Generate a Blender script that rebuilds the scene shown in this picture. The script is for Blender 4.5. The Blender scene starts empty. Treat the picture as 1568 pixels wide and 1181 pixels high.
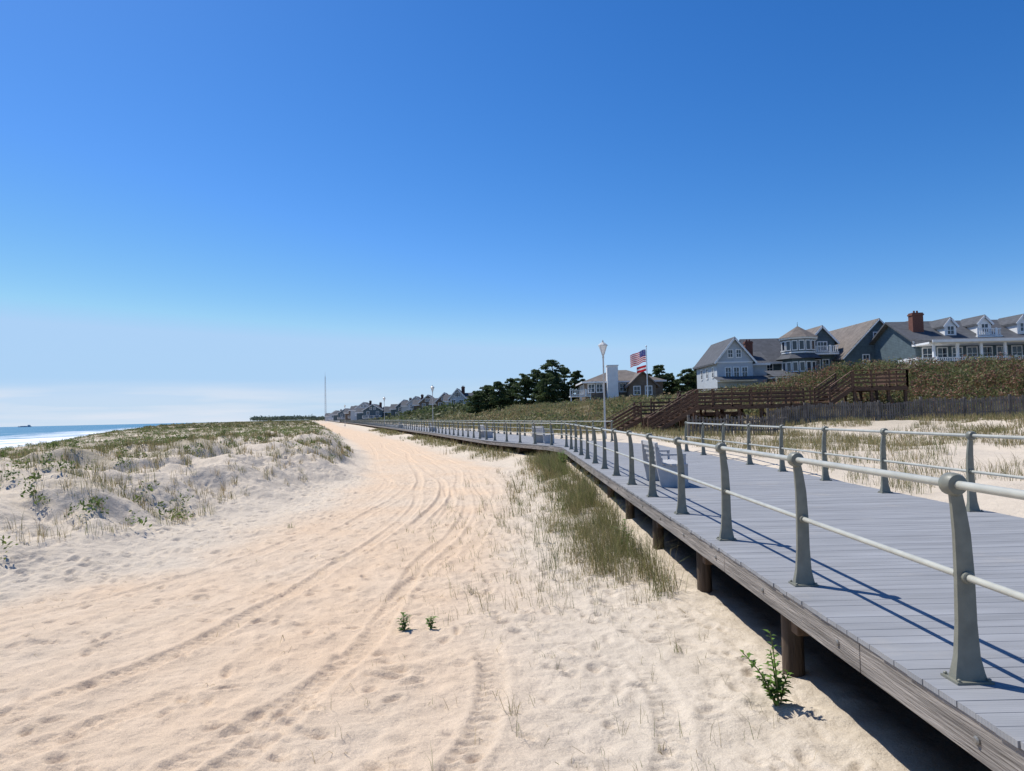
import bpy, math, numpy as np
from mathutils import Vector, Matrix
rng = np.random.default_rng(7)
scene = bpy.context.scene

# ------------------------------------------------------------------ helpers
def ss(a, b, x):
    t = np.clip((x - a) / (b - a), 0, 1)
    return t * t * (3 - 2 * t)

def _h(ix, iy, s):
    h = (ix * 374761393 + iy * 668265263 + s * 144269504) & 0xffffffff
    h = ((h ^ (h >> 13)) * 1274126177) & 0xffffffff
    return ((h ^ (h >> 16)) & 0xffff) / 65535.0

def vn(x, y, s=0):
    x = np.asarray(x, float); y = np.asarray(y, float)
    ix = np.floor(x).astype(np.int64); iy = np.floor(y).astype(np.int64)
    fx = x - ix; fy = y - iy
    fx = fx * fx * (3 - 2 * fx); fy = fy * fy * (3 - 2 * fy)
    a = _h(ix, iy, s); b = _h(ix + 1, iy, s); c = _h(ix, iy + 1, s); d = _h(ix + 1, iy + 1, s)
    return (a * (1 - fx) + b * fx) * (1 - fy) + (c * (1 - fx) + d * fx) * fy

def fbm(x, y, s=0, o=3):
    r = 0; a = 1; t = 0
    for i in range(o):
        # rotate each octave so the lattice does not show
        c, n = math.cos(.6 + i * 1.1), math.sin(.6 + i * 1.1)
        xx = (x * c - y * n) * 2 ** i; yy = (x * n + y * c) * 2 ** i
        r = r + a * vn(xx + 13.7 * i, yy - 7.1 * i, s + i); t += a; a *= 0.5
    return r / t

# ------------------------------------------------------------------ materials
def newmat(name):
    m = bpy.data.materials.new(name); m.use_nodes = True
    nt = m.node_tree
    return m, nt, nt.nodes['Principled BSDF']

def mat(name, col, rough=0.8, var=0.25, scale=3.0, stretch=(1, 1, 1), metal=0.0, bump=0.0, bscale=None, spec=0.3, transl=0.0):
    m, nt, p = newmat(name)
    N = nt.nodes; L = nt.links
    g = N.new('ShaderNodeNewGeometry')
    mp = N.new('ShaderNodeMapping'); mp.inputs['Scale'].default_value = stretch
    L.new(g.outputs['Position'], mp.inputs['Vector'])
    n = N.new('ShaderNodeTexNoise'); n.inputs['Scale'].default_value = scale; n.inputs['Detail'].default_value = 5
    L.new(mp.outputs[0], n.inputs['Vector'])
    r = N.new('ShaderNodeMapRange'); r.inputs[1].default_value = 0.3; r.inputs[2].default_value = 0.7
    r.inputs[3].default_value = 1 - var; r.inputs[4].default_value = 1 + var
    L.new(n.outputs[0], r.inputs[0])
    v = N.new('ShaderNodeVectorMath'); v.operation = 'SCALE'
    v.inputs[0].default_value = col[:3]
    L.new(r.outputs[0], v.inputs['Scale'])
    L.new(v.outputs[0], p.inputs['Base Color'])
    p.inputs['Roughness'].default_value = rough; p.inputs['Metallic'].default_value = metal
    p.inputs['Specular IOR Level'].default_value = spec
    if bump > 0:
        n2 = N.new('ShaderNodeTexNoise'); n2.inputs['Scale'].default_value = bscale or scale * 4
        n2.inputs['Detail'].default_value = 4
        L.new(mp.outputs[0], n2.inputs['Vector'])
        b = N.new('ShaderNodeBump'); b.inputs['Strength'].default_value = bump; b.inputs['Distance'].default_value = 0.02
        L.new(n2.outputs[0], b.inputs['Height']); L.new(b.outputs[0], p.inputs['Normal'])
    if transl > 0:
        t = N.new('ShaderNodeBsdfTranslucent'); mx = N.new('ShaderNodeMixShader')
        t.inputs['Color'].default_value = (*col[:3], 1); mx.inputs[0].default_value = transl
        L.new(p.outputs[0], mx.inputs[1]); L.new(t.outputs[0], mx.inputs[2]); L.new(mx.outputs[0], N['Material Output'].inputs['Surface'])
    return m

def attrmat(name, rough=0.8, transl=0.0, spec=0.2):
    m, nt, p = newmat(name)
    a = nt.nodes.new('ShaderNodeAttribute'); a.attribute_name = 'Col'
    nt.links.new(a.outputs['Color'], p.inputs['Base Color'])
    p.inputs['Roughness'].default_value = rough
    p.inputs['Specular IOR Level'].default_value = spec
    if transl > 0:
        t = nt.nodes.new('ShaderNodeBsdfTranslucent'); mx = nt.nodes.new('ShaderNodeMixShader')
        nt.links.new(a.outputs['Color'], t.inputs['Color'])
        mx.inputs[0].default_value = transl
        o = nt.nodes['Material Output']
        nt.links.new(p.outputs[0], mx.inputs[1]); nt.links.new(t.outputs[0], mx.inputs[2])
        nt.links.new(mx.outputs[0], o.inputs['Surface'])
    return m

def shingle(name, col, row=0.22, var=0.25):
    """courses of shingles: thin darker lines along z plus noise"""
    m, nt, p = newmat(name); N = nt.nodes; L = nt.links
    g = N.new('ShaderNodeNewGeometry'); s = N.new('ShaderNodeSeparateXYZ'); L.new(g.outputs['Position'], s.inputs[0])
    d = N.new('ShaderNodeMath'); d.operation = 'DIVIDE'; d.inputs[1].default_value = row; L.new(s.outputs[2], d.inputs[0])
    f = N.new('ShaderNodeMath'); f.operation = 'FRACT'; L.new(d.outputs[0], f.inputs[0])
    r = N.new('ShaderNodeMapRange'); r.inputs[1].default_value = 0.0; r.inputs[2].default_value = 0.25
    r.inputs[3].default_value = 0.6; r.inputs[4].default_value = 1.0; L.new(f.outputs[0], r.inputs[0])
    n = N.new('ShaderNodeTexNoise'); n.inputs['Scale'].default_value = 1.3; n.inputs['Detail'].default_value = 8
    n.inputs['Roughness'].default_value = 0.75
    L.new(g.outputs['Position'], n.inputs['Vector'])
    r2 = N.new('ShaderNodeMapRange'); r2.inputs[1].default_value = 0.3; r2.inputs[2].default_value = 0.7
    r2.inputs[3].default_value = 1 - var; r2.inputs[4].default_value = 1 + var; L.new(n.outputs[0], r2.inputs[0])
    mu = N.new('ShaderNodeMath'); mu.operation = 'MULTIPLY'; L.new(r.outputs[0], mu.inputs[0]); L.new(r2.outputs[0], mu.inputs[1])
    v = N.new('ShaderNodeVectorMath'); v.operation = 'SCALE'; v.inputs[0].default_value = col
    L.new(mu.outputs[0], v.inputs['Scale']); L.new(v.outputs[0], p.inputs['Base Color'])
    p.inputs['Roughness'].default_value = 0.85; p.inputs['Specular IOR Level'].default_value = 0.2
    return m

M_white = mat('white_paint', (0.82, 0.82, 0.80), 0.5, 0.06, 1.5)
M_glass = mat('window_glass', (0.03, 0.04, 0.055), 0.08, 0.3, 0.6, spec=0.6)
M_brick = mat('brick', (0.17, 0.075, 0.055), 0.85, 0.3, 9)
M_blue = shingle('blue_grey_shingle', (0.105, 0.145, 0.165))
M_palegrey = shingle('pale_grey_clapboard', (0.50, 0.54, 0.57), 0.2, 0.08)
M_tan = shingle('tan_shingle', (0.19, 0.15, 0.115))
M_roofd = shingle('dark_roof_shingle', (0.10, 0.105, 0.115), 0.25, 0.3)
M_roofb = shingle('brown_roof_shingle', (0.18, 0.155, 0.135), 0.25, 0.35)
M_wood = mat('dark_stained_wood', (0.125, 0.072, 0.045), 0.8, 0.4, 4, (1, 1, 4), bump=0.3)
M_grey = mat('weathered_wood', (0.15, 0.135, 0.12), 0.9, 0.4, 5, (1, 1, 0.3), bump=0.4)
M_pile = mat('timber_pile', (0.085, 0.062, 0.045), 0.9, 0.45, 12, (1, 1, 0.12), bump=0.9)
M_beam = mat('cut_beam', (0.13, 0.085, 0.055), 0.85, 0.4, 9, (1, 1, 1), bump=0.5)
M_fascia = mat('fascia_wood', (0.25, 0.225, 0.20), 0.9, 0.4, 10, (1, 0.12, 2.5), bump=0.9, bscale=30)
M_post = mat('painted_cast_post', (0.19, 0.19, 0.15), 0.45, 0.15, 12, spec=0.45, bump=0.10, bscale=90)
M_rail = mat('painted_rail', (0.44, 0.435, 0.37), 0.35, 0.12, 8, spec=0.5)
M_bench = mat('bench_composite', (0.44, 0.44, 0.44), 0.7, 0.12, 8, (1, .2, 1))
M_lamp = mat('lamp_pole_paint', (0.50, 0.50, 0.48), 0.4, 0.06, 3)
M_lampglass = mat('lamp_glass', (0.75, 0.76, 0.74), 0.15, 0.05, 3, spec=0.6)

class MB:
    def __init__(s): s.v = []; s.f = []; s.m = []
    def add(s, vs, fs, m=0):
        o = len(s.v); s.v += [tuple(v) for v in vs]
        for f in fs: s.f.append(tuple(i + o for i in f)); s.m.append(m)
    def box(s, x0, x1, y0, y1, z0, z1, m=0):
        s.add([(x0, y0, z0), (x1, y0, z0), (x1, y1, z0), (x0, y1, z0), (x0, y0, z1), (x1, y0, z1), (x1, y1, z1), (x0, y1, z1)],
              [(0, 3, 2, 1), (4, 5, 6, 7), (0, 1, 5, 4), (1, 2, 6, 5), (2, 3, 7, 6), (3, 0, 4, 7)], m)
    def obox(s, c, a, b, d, m=0):
        c, a, b, d = map(Vector, (c, a, b, d))
        vs = [c - a - b - d, c + a - b - d, c + a + b - d, c - a + b - d, c - a - b + d, c + a - b + d, c + a + b + d, c - a + b + d]
        s.add(vs, [(0, 3, 2, 1), (4, 5, 6, 7), (0, 1, 5, 4), (1, 2, 6, 5), (2, 3, 7, 6), (3, 0, 4, 7)], m)
    def beam(s, p0, p1, w, h, m=0, up=(0, 0, 1)):
        p0 = Vector(p0); p1 = Vector(p1); d = (p1 - p0); u = Vector(up)
        sd = d.cross(u)
        if sd.length < 1e-6: sd = Vector((1, 0, 0))
        sd.normalize(); u2 = sd.cross(d).normalized()
        s.obox((p0 + p1) / 2, d / 2, sd * w / 2, u2 * h / 2, m)
    def tube(s, p0, p1, r0, r1=None, n=10, m=0):
        r1 = r0 if r1 is None else r1
        p0 = Vector(p0); p1 = Vector(p1); d = (p1 - p0).normalized()
        a = d.orthogonal().normalized(); b = d.cross(a)
        vs = []
        for p, r in ((p0, r0), (p1, r1)):
            for i in range(n):
                t = 2 * math.pi * i / n; vs.append(p + a * (r * math.cos(t)) + b * (r * math.sin(t)))
        fs = [(i, (i + 1) % n, n + (i + 1) % n, n + i) for i in range(n)]
        fs += [tuple(range(n - 1, -1, -1)), tuple(range(n, 2 * n))]
        s.add(vs, fs, m)
    def lathe(s, c, axis, prof, n=14, m=0):
        c = Vector(c); d = Vector(axis).normalized(); a = d.orthogonal().normalized(); b = d.cross(a)
        vs = []
        for (r, z) in prof:
            for i in range(n):
                t = 2 * math.pi * i / n; vs.append(c + d * z + a * (r * math.cos(t)) + b * (r * math.sin(t)))
        fs = []
        for k in range(len(prof) - 1):
            for i in range(n):
                j = (i + 1) % n; fs.append((k * n + i, k * n + j, (k + 1) * n + j, (k + 1) * n + i))
        fs += [tuple(range(n - 1, -1, -1)), tuple(range((len(prof) - 1) * n, len(prof) * n))]
        s.add(vs, fs, m)
    def build(s, name, mats, parent=None, smooth=False, bevel=0):
        me = bpy.data.meshes.new(name)
        off = Vector(parent.location) if parent else Vector((0, 0, 0))
        me.from_pydata([(v[0] - off.x, v[1] - off.y, v[2] - off.z) for v in s.v], [], s.f)
        for mt in (mats if isinstance(mats, (list, tuple)) else [mats]): me.materials.append(mt)
        me.polygons.foreach_set('material_index', s.m)
        ob = bpy.data.objects.new(name, me); scene.collection.objects.link(ob)
        if parent: ob.parent = parent
        if smooth:
            me.polygons.foreach_set('use_smooth', [True] * len(me.polygons))
            try: me.set_sharp_from_angle(angle=math.radians(40))
            except Exception: pass
        if bevel:
            b = ob.modifiers.new('bevel', 'BEVEL'); b.width = bevel; b.segments = 2; b.limit_method = 'ANGLE'
        me.update(); return ob

def empty(name, loc):
    e = bpy.data.objects.new(name, None); e.location = loc; e.empty_display_size = 0.3
    scene.collection.objects.link(e); return e

def arr_mesh(name, V, F, mt, col=None, parent=None, smooth=False):
    me = bpy.data.meshes.new(name); k = F.shape[1]
    V = np.asarray(V, np.float32)
    if parent is not None: V = V - np.array(parent.location, np.float32)
    me.vertices.add(len(V)); me.vertices.foreach_set('co', V.ravel())
    me.loops.add(F.size); me.loops.foreach_set('vertex_index', F.astype(np.int32).ravel())
    me.polygons.add(len(F)); me.polygons.foreach_set('loop_start', np.arange(0, F.size, k, dtype=np.int32))
    me.update(calc_edges=True); me.validate()
    if smooth: me.polygons.foreach_set('use_smooth', np.ones(len(F), bool))
    if col is not None:
        a = me.color_attributes.new('Col', 'FLOAT_COLOR', 'POINT')
        c = np.ones((len(V), 4), np.float32); c[:, :3] = col; a.data.foreach_set('color', c.ravel())
    me.materials.append(mt)
    ob = bpy.data.objects.new(name, me); scene.collection.objects.link(ob)
    if parent is not None: ob.parent = parent
    return ob

# ------------------------------------------------------------------ layout curves
BP = [(-60, 2.22), (32, 2.22), (42, -1.5), (69, -8.3), (109, -19), (227, -51), (500, -128), (880, -236), (8000, -2280)]
FP = [(-60, -13), (5, -8.6), (10, -7.4), (13, -6.7), (25, -6.4), (34, -7.4), (43, -9.2), (77, -18.5), (120, -31), (200, -56), (500, -141), (880, -252), (8000, -2310)]
Bx = lambda y: np.interp(y, [p[0] for p in BP], [p[1] for p in BP])
Fx = lambda y: np.interp(y, [p[0] for p in FP], [p[1] for p in FP])
DECK = 0.9; EYE = 2.4; SEA = -3.0
E0 = 60

def ht(x, y):
    x = np.asarray(x, float); y = np.asarray(y, float)
    b = Bx(y); f = Fx(y); u = x - b
    h = 0.10 * (fbm(x / 4, y / 4, 3) - .5)
    h = h + 0.30 * ss(-2.5, 0.5, u) * ss(9, 22, y)
    dn = f - x + 2.6 * (fbm(x / 3.1, y / 3.1, 11) - .5)
    nf = 1 - ss(40, 90, y)
    H = 1.05 - 0.58 * ss(5, 18, dn) * (1 - ss(60, 110, y)) + 0.70 * ss(70, 200, y)
    d = H * ss(-0.4, 3.4, dn) * (0.85 + 0.3 * fbm(x / 9, y / 9, 21))
    d = d + (0.40 + .75 * nf * (1 - ss(6, 16, dn) * .6)) * (fbm(x / 1.9, y / 1.9, 31) - .47) * ss(0.3, 2.5, dn)
    d = d + 0.24 * ss(.50, .66, fbm(x / 2.5, y / 2.5, 71, 4)) * ss(0.5, 2.5, dn) * (.4 + .6 * nf)
    h = h + d
    r = 0.68 * ss(2.6, 5.0, u) + 0.5 * (fbm(x / 2.3, y / 2.3, 41) - .4) * ss(5, 7, u)  # bank starts rising beneath the deck, shaped to block light from the right
    r = r + 2.0 * ss(9, 24, u) * ss(46, 62, y) + 1.3 * ss(20, 30, x) * ss(43, 52, y)
    r = r + 0.5 * ss(12, 22, u) * ss(20, 30, y)
    h = h + r
    e = x + E0 + 0.40 * y
    k = ss(18, 44, e)
    h = h * k + (-3.4) * (1 - k) - 3.0 * (1 - ss(-60, 18, e))
    return h

# ------------------------------------------------------------------ ground sheet
def build_ground():
    uc = np.concatenate([-np.geomspace(7000, 70, 34), np.arange(-69, -24, 0.6), np.arange(-24, -11.6, 0.08),
                         np.arange(-11.6, 0.3, 0.030), np.arange(0.3, 6, 0.12), np.arange(6, 60, 0.5), np.geomspace(61, 7000, 30)])
    ys = [2.0]
    while ys[-1] < 28: ys.append(ys[-1] + max(0.015, 0.0045 * ys[-1]))
    while ys[-1] < 80: ys.append(ys[-1] * 1.007)
    while ys[-1] < 7500: ys.append(ys[-1] * 1.017)
    yr = np.concatenate([-np.geomspace(60, 1, 20), np.arange(-0.8, 1.9, 0.2), np.array(ys)])
    Y, U = np.meshgrid(yr, uc, indexing='ij')
    X = Bx(Y) + U
    Z = ht(X, Y)
    inpath = ss(0.2, 1.0, X - Fx(Y)) * (1 - ss(-1.0, 0.6, X - Bx(Y)))
    near = (1 - ss(30, 60, Y))
    base = [(2, -9.6), (5, -7.0), (7.3, -5.2), (10, -3.9), (13, -3.1), (20, -2.9), (28, -3.7), (36, -5.4), (69, -13.2), (109, -25), (200, -52), (500, -134)]
    by = [p[0] for p in base]; bx = [p[1] for p in base]
    tracks = [(0, 0, .018), (1.9, 0.2, .015), (0.7, 2.3, .024), (2.5, 3.4, .020), (-0.9, -0.4, .013), (1.3, 5.2, .036), (3.2, 6.6, .020), (-0.35, 1.3, .012), (3.4, 1.2, .014), (1.1, .7, .010), (2.9, 2.2, .012), (2.3, 5.9, .022)]
    tmask = np.zeros_like(Z); tsoft = np.zeros_like(Z)
    nearb = (1 - ss(0, 3, X - Bx(Y)))
    TR = np.zeros_like(Z)
    for i, (o, swing, dep) in enumerate(tracks):
        xt = np.interp(yr, by, bx)
        xt = np.convolve(np.pad(xt, 20, 'edge'), np.ones(41) / 41, 'valid')
        xt = xt + o * 0.85 - 0.6 + swing * (1 - ss(3, 13, yr)) + 0.8 * (vn(yr / 8, yr * 0 + i, 60 + i) - .5)
        sl = np.gradient(xt, yr); cs = 1 / np.sqrt(1 + sl ** 2)
        s = np.concatenate([[0], np.cumsum(np.hypot(np.diff(xt), np.diff(yr)))])
        D = (X - xt[:, None]) * cs[:, None]
        w = 0.12
        band = 1 - ss(w * 0.80, w * 1.15, np.abs(D))
        rim = np.exp(-((np.abs(D) - w * 1.4) / 0.04) ** 2)
        fade = 0.15 + 0.85 * ss(.25, .7, vn(s / 3.0, s * 0 + 3 * i, 77))
        tread = np.sign(np.sin(2 * np.pi * (s[:, None] + np.abs(D) * 0.5 + 0.008 * np.sin(X * 31)) / 0.13)) * .5 + .5 * np.sin(2 * np.pi * (s[:, None] + np.abs(D) * 0.5) / 0.13)
        TR += fade[:, None] * inpath * (-dep * band + 0.6 * dep * rim + 0.48 * dep * tread * band * (1 - ss(13, 20, Y)))
        tmask = np.maximum(tmask, fade[:, None] * np.exp(-(D / 0.25) ** 2)); tsoft = np.maximum(tsoft, np.exp(-(D / 1.1) ** 2))
    rough = (1 - 0.85 * tmask)
    Z += rough * near * nearb * (0.065 * (fbm(X / 0.45, Y / 0.45, 90, 4) - .5) + 0.062 * (fbm(X / 0.16, Y / 0.16, 95, 3) - .5))
    Z += ss(0.2, 1.5, Fx(Y) - X) * near * (0.15 * (fbm(X / .8, Y / .8, 120, 3) - .5) + 0.06 * (fbm(X / .3, Y / .3, 130, 3) - .5))
    n = 6800
    fx = rng.uniform(-13.5, 2.3, n); fy = 2.2 + 28 * rng.uniform(0, 1, n) ** 1.2; fa = rng.uniform(0, math.pi, n)
    for k in range(n):
        x0, y0 = fx[k], fy[k]
        r0, r1 = np.searchsorted(yr, [y0 - .3, y0 + .3]); c0, c1 = np.searchsorted(uc, [x0 - 2.22 - .3, x0 - 2.22 + .3])
        if r1 <= r0 or c1 <= c0: continue
        m = tsoft[(r0 + r1) // 2, (c0 + c1) // 2]
        if rng.random() < m * 0.72: continue
        dx = X[r0:r1, c0:c1] - x0; dy = Y[r0:r1, c0:c1] - y0
        a = (dx * math.cos(fa[k]) + dy * math.sin(fa[k])) / rng.uniform(0.06, 0.13); b = (-dx * math.sin(fa[k]) + dy * math.cos(fa[k])) / rng.uniform(0.03, .06)
        q = a * a + b * b
        Z[r0:r1, c0:c1] += rng.uniform(0.3, 1.3) * (-0.038 * np.exp(-q) + 0.015 * np.exp(-(np.sqrt(q) - 1.7) ** 2 * 3))
    Z += TR
    R, C = Z.shape
    V = np.stack([X, Y, Z], -1).reshape(-1, 3)
    i = np.arange(R * C).reshape(R, C)
    F = np.stack([i[:-1, :-1], i[:-1, 1:], i[1:, 1:], i[1:, :-1]], -1).reshape(-1, 4)
    peach = np.array([0.68, 0.515, 0.36]); pale = np.array([0.635, 0.545, 0.43]); vegc = np.array([0.22, 0.19, 0.11])
    t = np.clip(tsoft * 0.75 + 0.9 * (fbm(X / 1.6, Y / 1.6, 50) - .5) + 0.4 * ss(25, 60, Y), 0, 1) * ss(-0.5, 1.0, X - Fx(Y)) * (1 - ss(-3.5, -1, X - Bx(Y)))
    c = pale + (peach - pale) * t[..., None]
    vg = ss(.48, .68, fbm(X / 2.5, Y / 2.5, 71, 4) + 0.22 * ss(40, 120, Y) - 0.14 * (1 - ss(6, 20, Fx(Y) - X))) * ss(1, 4, Fx(Y) - X) * 0.5
    u = X - Bx(Y)
    vr = np.clip(ss(.42, .62, fbm(X / 3, Y / 3, 72, 4)) * 0.45 * ss(5, 9, u) * ss(25, 50, Y) + ss(44, 56, Y) * ss(6.0, 9, u) * .8, 0, 1)
    vg = np.maximum(vg, vr)[..., None]
    c = c * (1 - vg) + vegc * vg
    # under-deck shade painted into the sand colour
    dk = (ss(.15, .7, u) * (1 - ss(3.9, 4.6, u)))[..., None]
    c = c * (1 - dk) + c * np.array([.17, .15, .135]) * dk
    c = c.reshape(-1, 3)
    m, nt, p = newmat('sand'); N = nt.nodes; L = nt.links
    a = N.new('ShaderNodeAttribute'); a.attribute_name = 'Col'
    g = N.new('ShaderNodeNewGeometry')
    n1 = N.new('ShaderNodeTexNoise'); n1.inputs['Scale'].default_value = 2.2; n1.inputs['Detail'].default_value = 9; n1.inputs['Roughness'].default_value = 0.7
    L.new(g.outputs['Position'], n1.inputs['Vector'])
    r = N.new('ShaderNodeMapRange'); r.inputs[1].default_value = .3; r.inputs[2].default_value = .7; r.inputs[3].default_value = .90; r.inputs[4].default_value = 1.08
    L.new(n1.outputs[0], r.inputs[0])
    n3 = N.new('ShaderNodeTexNoise'); n3.inputs['Scale'].default_value = 130; n3.inputs['Detail'].default_value = 2
    L.new(g.outputs['Position'], n3.inputs['Vector'])
    r3 = N.new('ShaderNodeMapRange'); r3.inputs[1].default_value = .3; r3.inputs[2].default_value = .7; r3.inputs[3].default_value = .80; r3.inputs[4].default_value = 1.15
    L.new(n3.outputs[0], r3.inputs[0])
    mu = N.new('ShaderNodeMath'); mu.operation = 'MULTIPLY'; L.new(r.outputs[0], mu.inputs[0]); L.new(r3.outputs[0], mu.inputs[1])
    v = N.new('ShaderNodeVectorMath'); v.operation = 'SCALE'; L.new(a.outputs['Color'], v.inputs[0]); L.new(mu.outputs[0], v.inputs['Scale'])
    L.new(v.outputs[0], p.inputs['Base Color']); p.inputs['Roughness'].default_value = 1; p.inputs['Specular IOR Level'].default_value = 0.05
    n2 = N.new('ShaderNodeTexNoise'); n2.inputs['Scale'].default_value = 14; n2.inputs['Detail'].default_value = 8; n2.inputs['Roughness'].default_value = .68
    L.new(g.outputs['Position'], n2.inputs['Vector'])
    b = N.new('ShaderNodeBump'); b.inputs['Strength'].default_value = .8; b.inputs['Distance'].default_value = .04
    L.new(n2.outputs[0], b.inputs['Height']); L.new(b.outputs[0], p.inputs['Normal'])
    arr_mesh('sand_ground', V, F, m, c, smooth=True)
build_ground()

# ------------------------------------------------------------------ ocean
def build_ocean():
    mb = MB(); mb.add([(-14000, -3000, SEA), (3000, -3000, SEA), (3000, 16000, SEA), (-14000, 16000, SEA)], [(0, 1, 2, 3)])
    m, nt, p = newmat('sea_water'); N = nt.nodes; L = nt.links
    g = N.new('ShaderNodeNewGeometry'); s = N.new('ShaderNodeSeparateXYZ'); L.new(g.outputs['Position'], s.inputs[0])
    e = N.new('ShaderNodeMath'); e.operation = 'MULTIPLY_ADD'; e.inputs[1].default_value = 0.40; L.new(s.outputs[1], e.inputs[0]); L.new(s.outputs[0], e.inputs[2])
    mp = N.new('ShaderNodeMapping'); mp.inputs['Rotation'].default_value = (0, 0, -math.radians(21.8)); mp.inputs['Scale'].default_value = (0.075, 0.011, 1)
    L.new(g.outputs['Position'], mp.inputs['Vector'])
    n = N.new('ShaderNodeTexNoise'); n.inputs['Scale'].default_value = 1; n.inputs['Detail'].default_value = 7; n.inputs['Roughness'].default_value = .6; L.new(mp.outputs[0], n.inputs['Vector'])
    r = N.new('ShaderNodeMapRange'); r.inputs[1].default_value = -E0 - 130; r.inputs[2].default_value = -E0 - 12; r.inputs[3].default_value = -0.10; r.inputs[4].default_value = 0.14
    L.new(e.outputs[0], r.inputs[0])
    ad = N.new('ShaderNodeMath'); ad.operation = 'ADD'; L.new(n.outputs[0], ad.inputs[0]); L.new(r.outputs[0], ad.inputs[1])
    r2 = N.new('ShaderNodeMapRange'); r2.inputs[1].default_value = .53; r2.inputs[2].default_value = .59; L.new(ad.outputs[0], r2.inputs[0])
    mx = N.new('ShaderNodeMix'); mx.data_type = 'RGBA'; L.new(r2.outputs[0], mx.inputs[0])
    mx.inputs[6].default_value = (0.03, 0.17, 0.29, 1); mx.inputs[7].default_value = (.8, .82, .82, 1)
    L.new(mx.outputs[2], p.inputs['Base Color']); p.inputs['Roughness'].default_value = 0.6; p.inputs['Specular IOR Level'].default_value = .18
    b = N.new('ShaderNodeBump'); b.inputs['Strength'].default_value = .5; b.inputs['Distance'].default_value = 1.5
    L.new(n.outputs[0], b.inputs['Height']); L.new(b.outputs[0], p.inputs['Normal'])
    mb.build('ocean', m)
build_ocean()

# ------------------------------------------------------------------ vegetation generators
M_grass = attrmat('dune_grass_blades', 0.7, 0.38)
M_leaf = attrmat('leaves', 0.6, 0.35, 0.25)

def blades(name, root, hgt, width, lean, colA, colB, mixv, parent=None, mt=None):
    n = len(root)
    a = rng.uniform(0, 2 * np.pi, n); la = rng.uniform(0, 2 * np.pi, n) * 0.8 + 0.2 * 5.6
    side = np.stack([np.cos(a), np.sin(a), np.zeros(n)], 1) * (width / 2)[:, None]
    ld = np.stack([np.cos(la), np.sin(la), np.zeros(n)], 1) * (hgt * lean)[:, None]
    up = np.array([0, 0, 1.0])
    mid = root + ld * 0.28 + up * (hgt * 0.58)[:, None]
    tip = root + ld + up * (hgt * (1 - 0.25 * lean))[:, None]
    V = np.stack([root - side, root + side, mid - side * .8, mid + side * .8, tip], 1).reshape(-1, 3)
    o = (np.arange(n) * 5)[:, None]
    F = np.concatenate([o + [0, 1, 3], o + [0, 3, 2], o + [2, 3, 4]], 0)
    c = colA + (colB - colA) * mixv[:, None]
    c = c * rng.uniform(0.6, 1.3, (n, 1))
    c = np.repeat(c, 5, 0)
    return arr_mesh(name, V, F, mt or M_grass, c, parent)

G1 = np.array([0.145, 0.175, 0.06]); G2 = np.array([0.40, 0.31, 0.17])

def tufts(name, cx, cy, per, hmin, hmax, spread, wbase, dry=0.4, lean=(0.1, 0.7)):
    n = len(cx); k = per
    X = np.repeat(cx, k) + rng.normal(0, 1, n * k) * spread; Y = np.repeat(cy, k) + rng.normal(0, 1, n * k) * spread
    Z = ht(X, Y) - 0.03
    hs = np.repeat(rng.uniform(hmin, hmax, n), k) * rng.uniform(.45, 1.1, n * k)
    dist = np.hypot(X, Y)
    w = np.maximum(wbase, 0.00045 * dist) * rng.uniform(.7, 1.3, n * k)
    dr = np.clip(np.repeat(rng.normal(dry, .25, n), k) + rng.normal(0, .2, n * k), 0, 1)
    return blades(name, np.stack([X, Y, Z], 1), hs, w, rng.uniform(lean[0], lean[1], n * k), G1, G2, dr)

def leaves(cent, size, col):
    n = len(cent)
    t1 = rng.normal(0, 1, (n, 3)); t1 /= np.linalg.norm(t1, axis=1)[:, None]
    t2 = np.cross(t1, rng.normal(0, 1, (n, 3))); t2 /= np.linalg.norm(t2, axis=1)[:, None] + 1e-9
    s = size[:, None]
    V = np.stack([cent - t1 * s, cent + t2 * s * .45, cent + t1 * s, cent - t2 * s * .45], 1).reshape(-1, 3)
    F = np.arange(n * 4).reshape(n, 4)
    return V, F, np.repeat(col, 4, 0)

def leafmass(name, cx, cy, cz, rad, nleaf, size, cA, cB, squash=0.8, parent=None, cC=None, pC=0.0):
    nb = len(cx)
    d = rng.normal(0, 1, (nb * nleaf, 3)); d /= np.linalg.norm(d, axis=1)[:, None]
    d[:, 2] = np.where(d[:, 2] < -0.2, -d[:, 2], d[:, 2])
    rr = np.repeat(rad, nleaf) * rng.uniform(.25, 1.2, nb * nleaf) ** 0.7
    P = np.stack([np.repeat(cx, nleaf), np.repeat(cy, nleaf), np.repeat(cz, nleaf)], 1) + d * rr[:, None] * np.array([1, 1, squash])
    mixv = np.repeat(rng.uniform(0, 1, nb), nleaf)[:, None] * .7 + rng.uniform(0, .3, (nb * nleaf, 1))
    col = (cA + (cB - cA) * mixv)
    if cC is not None:
        k = (np.repeat(rng.random(nb) < pC, nleaf) & (rng.random(nb * nleaf) < .7)) | (rng.random(nb * nleaf) < pC * .4)
        col[k] = cC
    col = col * rng.uniform(.6, 1.4, (nb * nleaf, 1))
    V, F, C = leaves(P, size * rng.uniform(.6, 1.3, nb * nleaf), col)
    return arr_mesh(name, V, F, M_leaf, C, parent)

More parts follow.
